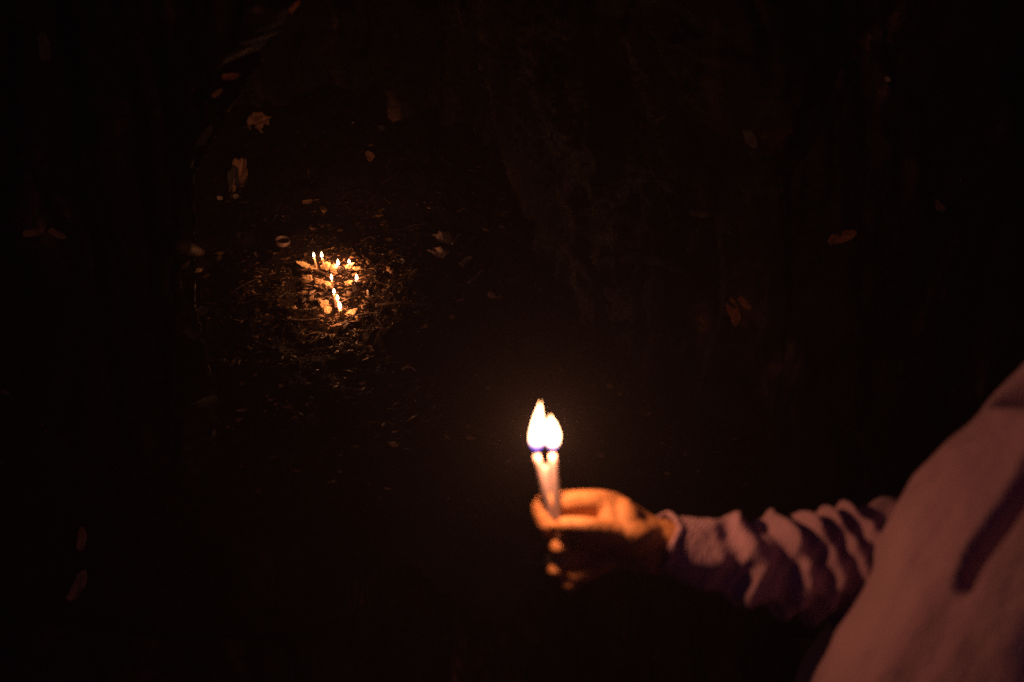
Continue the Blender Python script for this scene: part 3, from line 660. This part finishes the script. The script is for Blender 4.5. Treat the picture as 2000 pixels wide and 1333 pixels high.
# right sleeve: cuff to shoulder
path = catmull([P(1302, 1063, 1.022), P(1420, 1088, 1.032), P(1560, 1104, 1.042), P(1700, 1098, 1.05), P(1880, 1060, 1.05), Vector((.59, .845, 1.06)), Vector((.645, .81, 1.20))], 330)
def sl(t, th):
    u = t * 6; r = float(np.interp(u, [0, .15, 1, 2, 3, 4, 5, 6], [.0290, .0300, .0400, .0500, .058, .060, .062, .062]))
    g = float(ss(.5, 1.2, u) * (1 - .5 * ss(4.2, 5, u)))
    tri = abs(((th / math.pi * 2 + .35) % 2) - 1)      # zigzag around the sleeve: the folds meet in V shapes
    ph = u * 2.3 + .46 * tri + .22 * math.sin(th + u * 1.3) + .30 * math.sin(u * 2.7)
    w_ = (.5 + .5 * math.cos(2 * math.pi * ph)) ** 1.3
    ph2 = u * 3.3 - .8 * tri + .4 * math.sin(3 * th + 2 * u)
    w2 = 1 - abs(math.sin(math.pi * ph2))
    return r + g * (.0125 * (w_ - .43) + .0040 * (w2 - .4)) + .0025 * math.sin(5 * th + u * 4) * float(ss(.2, .8, u))
v, f = sweep(path, sl, 110, False); SH.add(v, f)
path2 = catmull([(.60, .50, 1.22), (.69, .44, 1.08), (.72, .42, .95), (.69, .40, .85), (.66, .39, .76)], 90)
v, f = sweep(path2, lambda t, th: (.064 - .022 * t) + .005 * math.sin(t * 60 + 2 * math.sin(th)), 50, False); SH.add(v, f)
v, f = sweep(catmull([(.575, .68, 1.29), (.57, .68, 1.335)], 8), lambda t, th: .068 - .006 * t, 40, False); SH.add(v, f)
own(bake(SH.obj('shirt', M_SHIRT), [('SOLIDIFY', {'thickness': .0012, 'offset': -1})]))
# cuff hem, a thicker band of the same cloth
c0 = P(1298, 1060, 1.022); ax = (P(1420, 1088, 1.032) - P(1302, 1063, 1.022)).normalized(); a1 = Vector((0, 0, 1)); a1 = (a1 - ax * a1.dot(ax)).normalized(); a2 = ax.cross(a1)
cp = [c0 + a1 * (.0305 * math.cos(k * R(6))) + a2 * (.0305 * math.sin(k * R(6))) + ax * (.0028 * math.sin(k * R(12) + 1) + .002 * math.sin(k * R(30))) for k in range(60)]
Vc = []; 
for k in range(60):
    p_ = cp[k]; rd = (p_ - c0).normalized()
    for m_ in range(8): an = m_ * R(45); Vc.append(tuple(p_ + rd * (.0016 * math.cos(an)) + ax * (.0042 * math.sin(an))))
Fc = [(k * 8 + m_, k * 8 + (m_ + 1) % 8, ((k + 1) % 60) * 8 + (m_ + 1) % 8, ((k + 1) % 60) * 8 + m_) for k in range(60) for m_ in range(8)]
own(mesh_obj('cuff', Vc, Fc, M_SHIRT))
T = MB()
for s in (-1, 1):
    y = .68 + s * .10
    v, f = sweep(catmull([(.50, y - s * .01, .82), (.485, y + s * .01, .44), (.515, y + s * .01, .08)], 60), lambda t, th: (.115 - .035 * t) + .004 * math.sin(3 * th + t * 20), 40, False); T.add(v, f)
T.ball((.50, .68, .84), (.15, .19, .12)); own(bake(T.obj('trousers', M_TROUSER), [('SOLIDIFY', {'thickness': .002, 'offset': -1})]))
for s in (-1, 1):
    y = .68 + s * .115; sh = MB(); sh.caps([(.555, y, .045), (.47, y, .05), (.38, y + s * .01, .035), (.345, y + s * .01, .028)], [.042, .045, .040, .028]); o = sh.obj('shoe', M_SHOE)
    for vv in o.data.vertices: vv.co.z = max(vv.co.z, .0)
    own(o)

# ------------------------------------------------------------------ smoky air
hb = bmesh.new(); bmesh.ops.create_cube(hb, size=1, matrix=Matrix.Translation((0, 1, 2.0)) @ Matrix.Diagonal((32, 32, 6.2, 1)))
me = bpy.data.meshes.new('haze'); hb.to_mesh(me); hz = bpy.data.objects.new('haze', me); COL.objects.link(hz); tag(hz, kind='stuff')
m = bpy.data.materials.new('thin_smoke'); m.use_nodes = True; m.node_tree.nodes.clear(); nn_ = m.node_tree.nodes
out = nn_.new('ShaderNodeOutputMaterial'); pv = nn_.new('ShaderNodeVolumePrincipled'); pv.inputs['Density'].default_value = .032
pv.inputs['Color'].default_value = (.8, .75, 1, 1); pv.inputs['Anisotropy'].default_value = .0
m.node_tree.links.new(pv.outputs[0], out.inputs['Volume']); me.materials.append(m)
